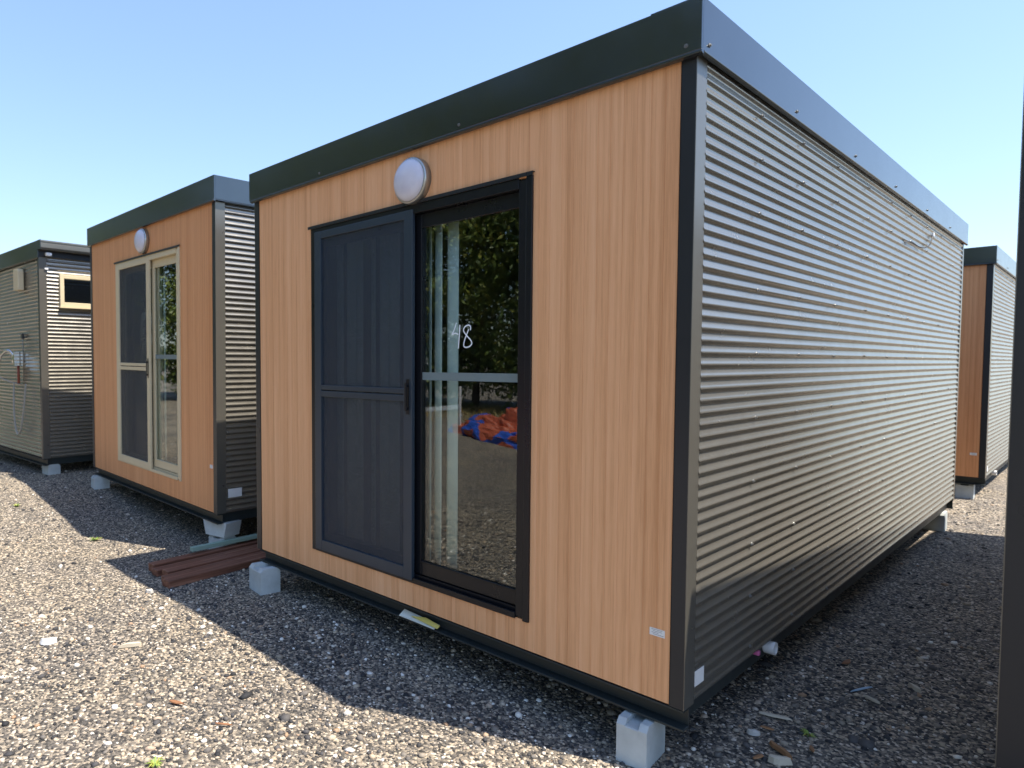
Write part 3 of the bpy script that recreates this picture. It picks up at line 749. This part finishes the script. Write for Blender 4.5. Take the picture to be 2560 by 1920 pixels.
chunk('stone', -3.47, -0.66, 0.05, 0.04, 0.022, 0.5, 'palestone', 'white stone in shade just in front of the brown timbers', 'stone', 13, 'larger stones on the gravel')
chunk('dry_leaf', -1.86, -1.215, 0.08, 0.02, 0.005, 0.4, 'leaf_dry', 'reddish dry leaf in the middle of the sunlit gravel', 'leaf', 14, 'fallen dry leaves', z=0.013)
chunk('dry_leaf', -1.53, -1.15, 0.07, 0.012, 0.004, 0.8, 'leaf_dry', 'thin curled orange leaf nearest the bottom of the sunlit gravel', 'leaf', 15, 'fallen dry leaves', z=0.013)
chunk('dry_leaf', 0.15, 1.66, 0.075, 0.03, 0.006, 1.4, 'leaf_dry', 'orange dry leaf in the shade beside the main cabin', 'leaf', 16, 'fallen dry leaves', z=0.013)

for k, (lx, ly, an) in enumerate([(0.11, 0.60, 0.4), (0.29, 0.56, 2.1), (0.16, 0.34, 1.2)]):
    chunk('dry_leaf', lx, ly, 0.05, 0.02, 0.005, an, 'chipd', ['brown dry leaf between the pale splinter and the bark piece', 'brown dry leaf right of the bark piece', 'brown dry leaf at the bottom edge left of the tan stone'][k], 'leaf', 30+k, 'fallen dry leaves', z=0.013)
def weed(x, y, s, label, seed, mat='weed', n=26):
    r = np.random.default_rng(seed); mb = MB()
    for i in range(n):
        a = r.uniform(0, 2*math.pi); l = s*r.uniform(0.5, 1.0); w = 0.06*s+0.001; t = r.uniform(0.3, 1.1)
        d = Vector((math.cos(a), math.sin(a), 0)); q = Vector((-math.sin(a), math.cos(a), 0))*w
        b0 = d*s*0.12*r.uniform(0, 1); m1 = b0+d*l*0.45+Vector((0, 0, l*0.5*t)); e1 = b0+d*l+Vector((0, 0, l*0.35*t))
        mb.add([b0-q, b0+q, m1+q, m1-q, e1], [(0, 1, 2, 3), (3, 2, 4)])
    o = mb.build('weed', M[mat], None); o.location = (x, y, float(gh(x, y))+0.003)
    return tag(o, label, 'weed', 'small green weeds in the gravel')
weed(-5.16, -0.45, 0.07, 'yellow green weed tuft at the tip of sunlit gravel between the cabins', 1)
weed(-6.6, -0.75, 0.06, 'small weed tuft farthest left on the sunlit gravel', 2)
weed(-1.467, -1.49, 0.045, 'dark green weed tuft at the bottom edge of the sunlit gravel', 3)
weed(0.24, 0.69, 0.04, 'tiny green weed in the shade right of the splinter', 4)
weed(-3.2, 0.1, 0.05, 'weed tuft behind the left corner block of the main cabin', 5)

# ------------------------------------------------------------------ what the glass reflects: trees, tarpaulin heap, tape
def tree(x, y, h, cr, seed, label):
    r = np.random.default_rng(seed); root = empty('tree', (x, y, float(gh(x, y))), r.uniform(0, 6), label, 'tree', 'trees bordering the yard')
    mb = MB()
    tips = []
    mb_pts = [(0, 0, -0.2), (0.05, 0.02, h*0.2), (0.12, -0.05, h*0.42), (0.05, 0.05, h*0.75)]
    def limb(pts, r0, r1):
        pts = smooth_path(pts, 4); n = len(pts); nn = 8
        base = len(mb.v)
        for i, p in enumerate(pts):
            rr = r0+(r1-r0)*i/(n-1)
            for k in range(nn): mb.v.append((p.x+rr*math.cos(2*math.pi*k/nn), p.y+rr*math.sin(2*math.pi*k/nn), p.z))
        for i in range(n-1):
            for k in range(nn): mb.f.append((base+i*nn+k, base+i*nn+(k+1) % nn, base+(i+1)*nn+(k+1) % nn, base+(i+1)*nn+k))
    limb(mb_pts, 0.13, 0.03)
    for i in range(12):
        z0 = h*r.uniform(0.12, 0.6); a = r.uniform(0, 2*math.pi); l = cr*r.uniform(0.6, 1.0)
        e1 = (l*math.cos(a), l*math.sin(a), z0+h*r.uniform(0.12, 0.3))
        limb([(0.05, 0, z0), (e1[0]*0.5, e1[1]*0.5, z0+0.4*(e1[2]-z0)), e1], 0.05, 0.012); tips.append(e1)
    mb.build('trunk', M['bark'], root, smooth=True)
    # leaf clumps
    nc = 230; cen = []
    for i in range(nc):
        t = r.uniform(0, 1); zz = h*(0.06+0.94*t); rad_ = cr*(0.55+0.6*math.sin(math.pi*min(1, t*0.9+0.08)))*r.uniform(0.25, 1.0)**0.5
        a = r.uniform(0, 2*math.pi); cen.append((rad_*math.cos(a), rad_*math.sin(a), zz))
    cen = np.array(cen+tips); npc = 95; n = len(cen)*npc
    P = np.repeat(cen, npc, 0)+r.normal(0, 1, (n, 3))*np.repeat(r.uniform(0.14, 0.34, len(cen)), npc)[:, None]
    P[:, 2] = np.maximum(P[:, 2], 0.05)
    d = r.normal(0, 1, (n, 3)); d /= np.linalg.norm(d, axis=1)[:, None]; u = np.cross(d, r.normal(0, 1, (n, 3))); u /= np.linalg.norm(u, axis=1)[:, None]
    s = r.uniform(0.06, 0.115, n)[:, None]
    V = np.stack([P-d*s, P+u*s*0.42, P+d*s, P-u*s*0.42], 1).reshape(-1, 3); F = np.arange(n*4).reshape(-1, 4)
    me = bpy.data.meshes.new('crown'); me.from_pydata(V.tolist(), [], F.tolist()); me.materials.append(M['leaf'])
    o = bpy.data.objects.new('crown', me); COL.objects.link(o); o.parent = root
    return root
TL = ['bushy tree reflected at the right side of the door glass', 'bushy tree reflected in the middle of the door glass', 'broad tree behind the tarpaulin heap', 'tree left of the tarpaulin heap',
      'tree opposite the cream door cabin', 'tree opposite the gap between the left cabins', 'tree at the bend of the row, past the gravel', 'first tree of the side row', 'second tree of the side row', 'third tree of the side row', 'last tree of the side row beyond the left cabins', 'tree second from the right end of the row', 'tree at the right end of the row']
for i, (x, y, h, cr) in enumerate([(-10.2, -13.6, 7.2, 1.9), (-12.2, -13.2, 6.6, 1.8), (-8.0, -13.8, 7.6, 2.0), (-14.4, -13.6, 7.0, 2.0), (-16.8, -13.2, 7.5, 2.0), (-19.4, -12.8, 6.8, 2.1), (-21.8, -11.4, 7.4, 2.2), (-23.6, -8.9, 8.2, 2.2), (-24.6, -6.4, 7.8, 2.2), (-25.4, -3.9, 8.6, 2.3), (-26.0, -1.2, 8.0, 2.3), (-5.4, -13.9, 7.0, 2.0), (-2.6, -14.2, 6.6, 1.9)]):
    tree(x, y, h*1.5, cr*1.2, 100+i, TL[i])

def tarp():
    bm = bmesh.new(); bmesh.ops.create_icosphere(bm, subdivisions=5, radius=1)
    for v in bm.verts:
        p = v.co.copy(); n = noise.fractal(p*1.7, 1.0, 2.0, 4)+0.35*abs(noise.noise(p*5.0))
        v.co = Vector((p.x*1.7*(1+0.3*n), p.y*0.5*(1+0.4*n), max(p.z, -0.05)*0.62*(1+0.7*n)))
    me = bpy.data.meshes.new('tarpaulin'); bm.to_mesh(me); bm.free()
    mt, nt, b = newmat('orange_and_blue_tarpaulin')
    no = N(nt, 'ShaderNodeTexNoise', i_Scale=1.5, i_Detail=2.0); nt.links.new(coords(nt), no.inputs['Vector'])
    nt.links.new(ramp(nt, no.outputs['Fac'], [(0.0, (0.50, 0.11, 0.05)), (0.53, (0.03, 0.10, 0.50)), (0.62, (0.52, 0.12, 0.055))], 'CONSTANT'), b.inputs['Base Color'])
    b.inputs['Roughness'].default_value = 0.45
    n2 = N(nt, 'ShaderNodeTexNoise', i_Scale=9.0, i_Detail=4.0); nt.links.new(coords(nt), n2.inputs['Vector']); bump(nt, b, n2.outputs['Fac'], 0.7, 0.06)
    me.materials.append(mt); o = bpy.data.objects.new('tarpaulin', me); COL.objects.link(o); o.location = (-6.2, -7.7, 0.02)
    tag(o, 'crumpled orange and blue tarpaulin heap reflected in the door glass', 'tarpaulin')
tarp()
def post(x, y, label):
    o = MB().prism([(-0.02, -0.02), (0.02, -0.02), (0.02, 0.02), (-0.02, 0.02)], 0, 0.95, 'z').build('marker_post', M['tape'], None, bevel=0.004)
    o.location = (x, y, float(gh(x, y))); tag(o, label, 'post', 'posts holding the white tape')
post(-10.9, -7.4, 'white post of the tape line, away from the tarpaulin heap'); post(-7.9, -7.6, 'white post of the tape line beside the tarpaulin heap')
tb = MB()
for k in range(24):
    t0, t1 = k/24, (k+1)/24
    def pt(t, dz): return (-10.9+3.0*t, -7.4-0.2*t, 0.72+dz-0.12*math.sin(math.pi*t)+0.004*math.sin(9*t))
    a, b_, c_, d_ = pt(t0, -0.045), pt(t1, -0.045), pt(t1, 0.045), pt(t0, 0.045)
    tb.add([a, b_, c_, d_], [(0, 1, 2, 3)])
o = tb.build('barrier_tape', M['tape'], None); s_ = o.modifiers.new('thick', 'SOLIDIFY'); s_.thickness = 0.003
tag(o, 'white barrier tape strung between two posts beside the tarpaulin heap', 'tape')
# verge of grass under the trees
def verge():
    n = 16000; x = rng.uniform(-28, 0, n); y = rng.uniform(-14.8, -9.0, n); k = rng.uniform(0, 1, n) < np.clip((-8.6-y)/3.5, 0, 1)**1.2; x = x[k]; y = y[k]; n = len(x)
    h = rng.uniform(0.06, 0.28, n); a = rng.uniform(0, 2*np.pi, n); w = 0.012
    ln = rng.normal(0, 0.08, (n, 2)); z = gh(x, y)
    V = np.stack([np.stack([x-w*np.cos(a), y-w*np.sin(a), z], -1), np.stack([x+w*np.cos(a), y+w*np.sin(a), z], -1), np.stack([x+ln[:, 0], y+ln[:, 1], z+h], -1)], 1).reshape(-1, 3)
    me = bpy.data.meshes.new('grass'); me.from_pydata(V.tolist(), [], np.arange(n*3).reshape(-1, 3).tolist()); me.materials.append(M['drygrass'])
    o = bpy.data.objects.new('grass', me); COL.objects.link(o); tag(o, 'yellowish green grass along the foot of the trees', 'grass', kind='stuff')
verge()
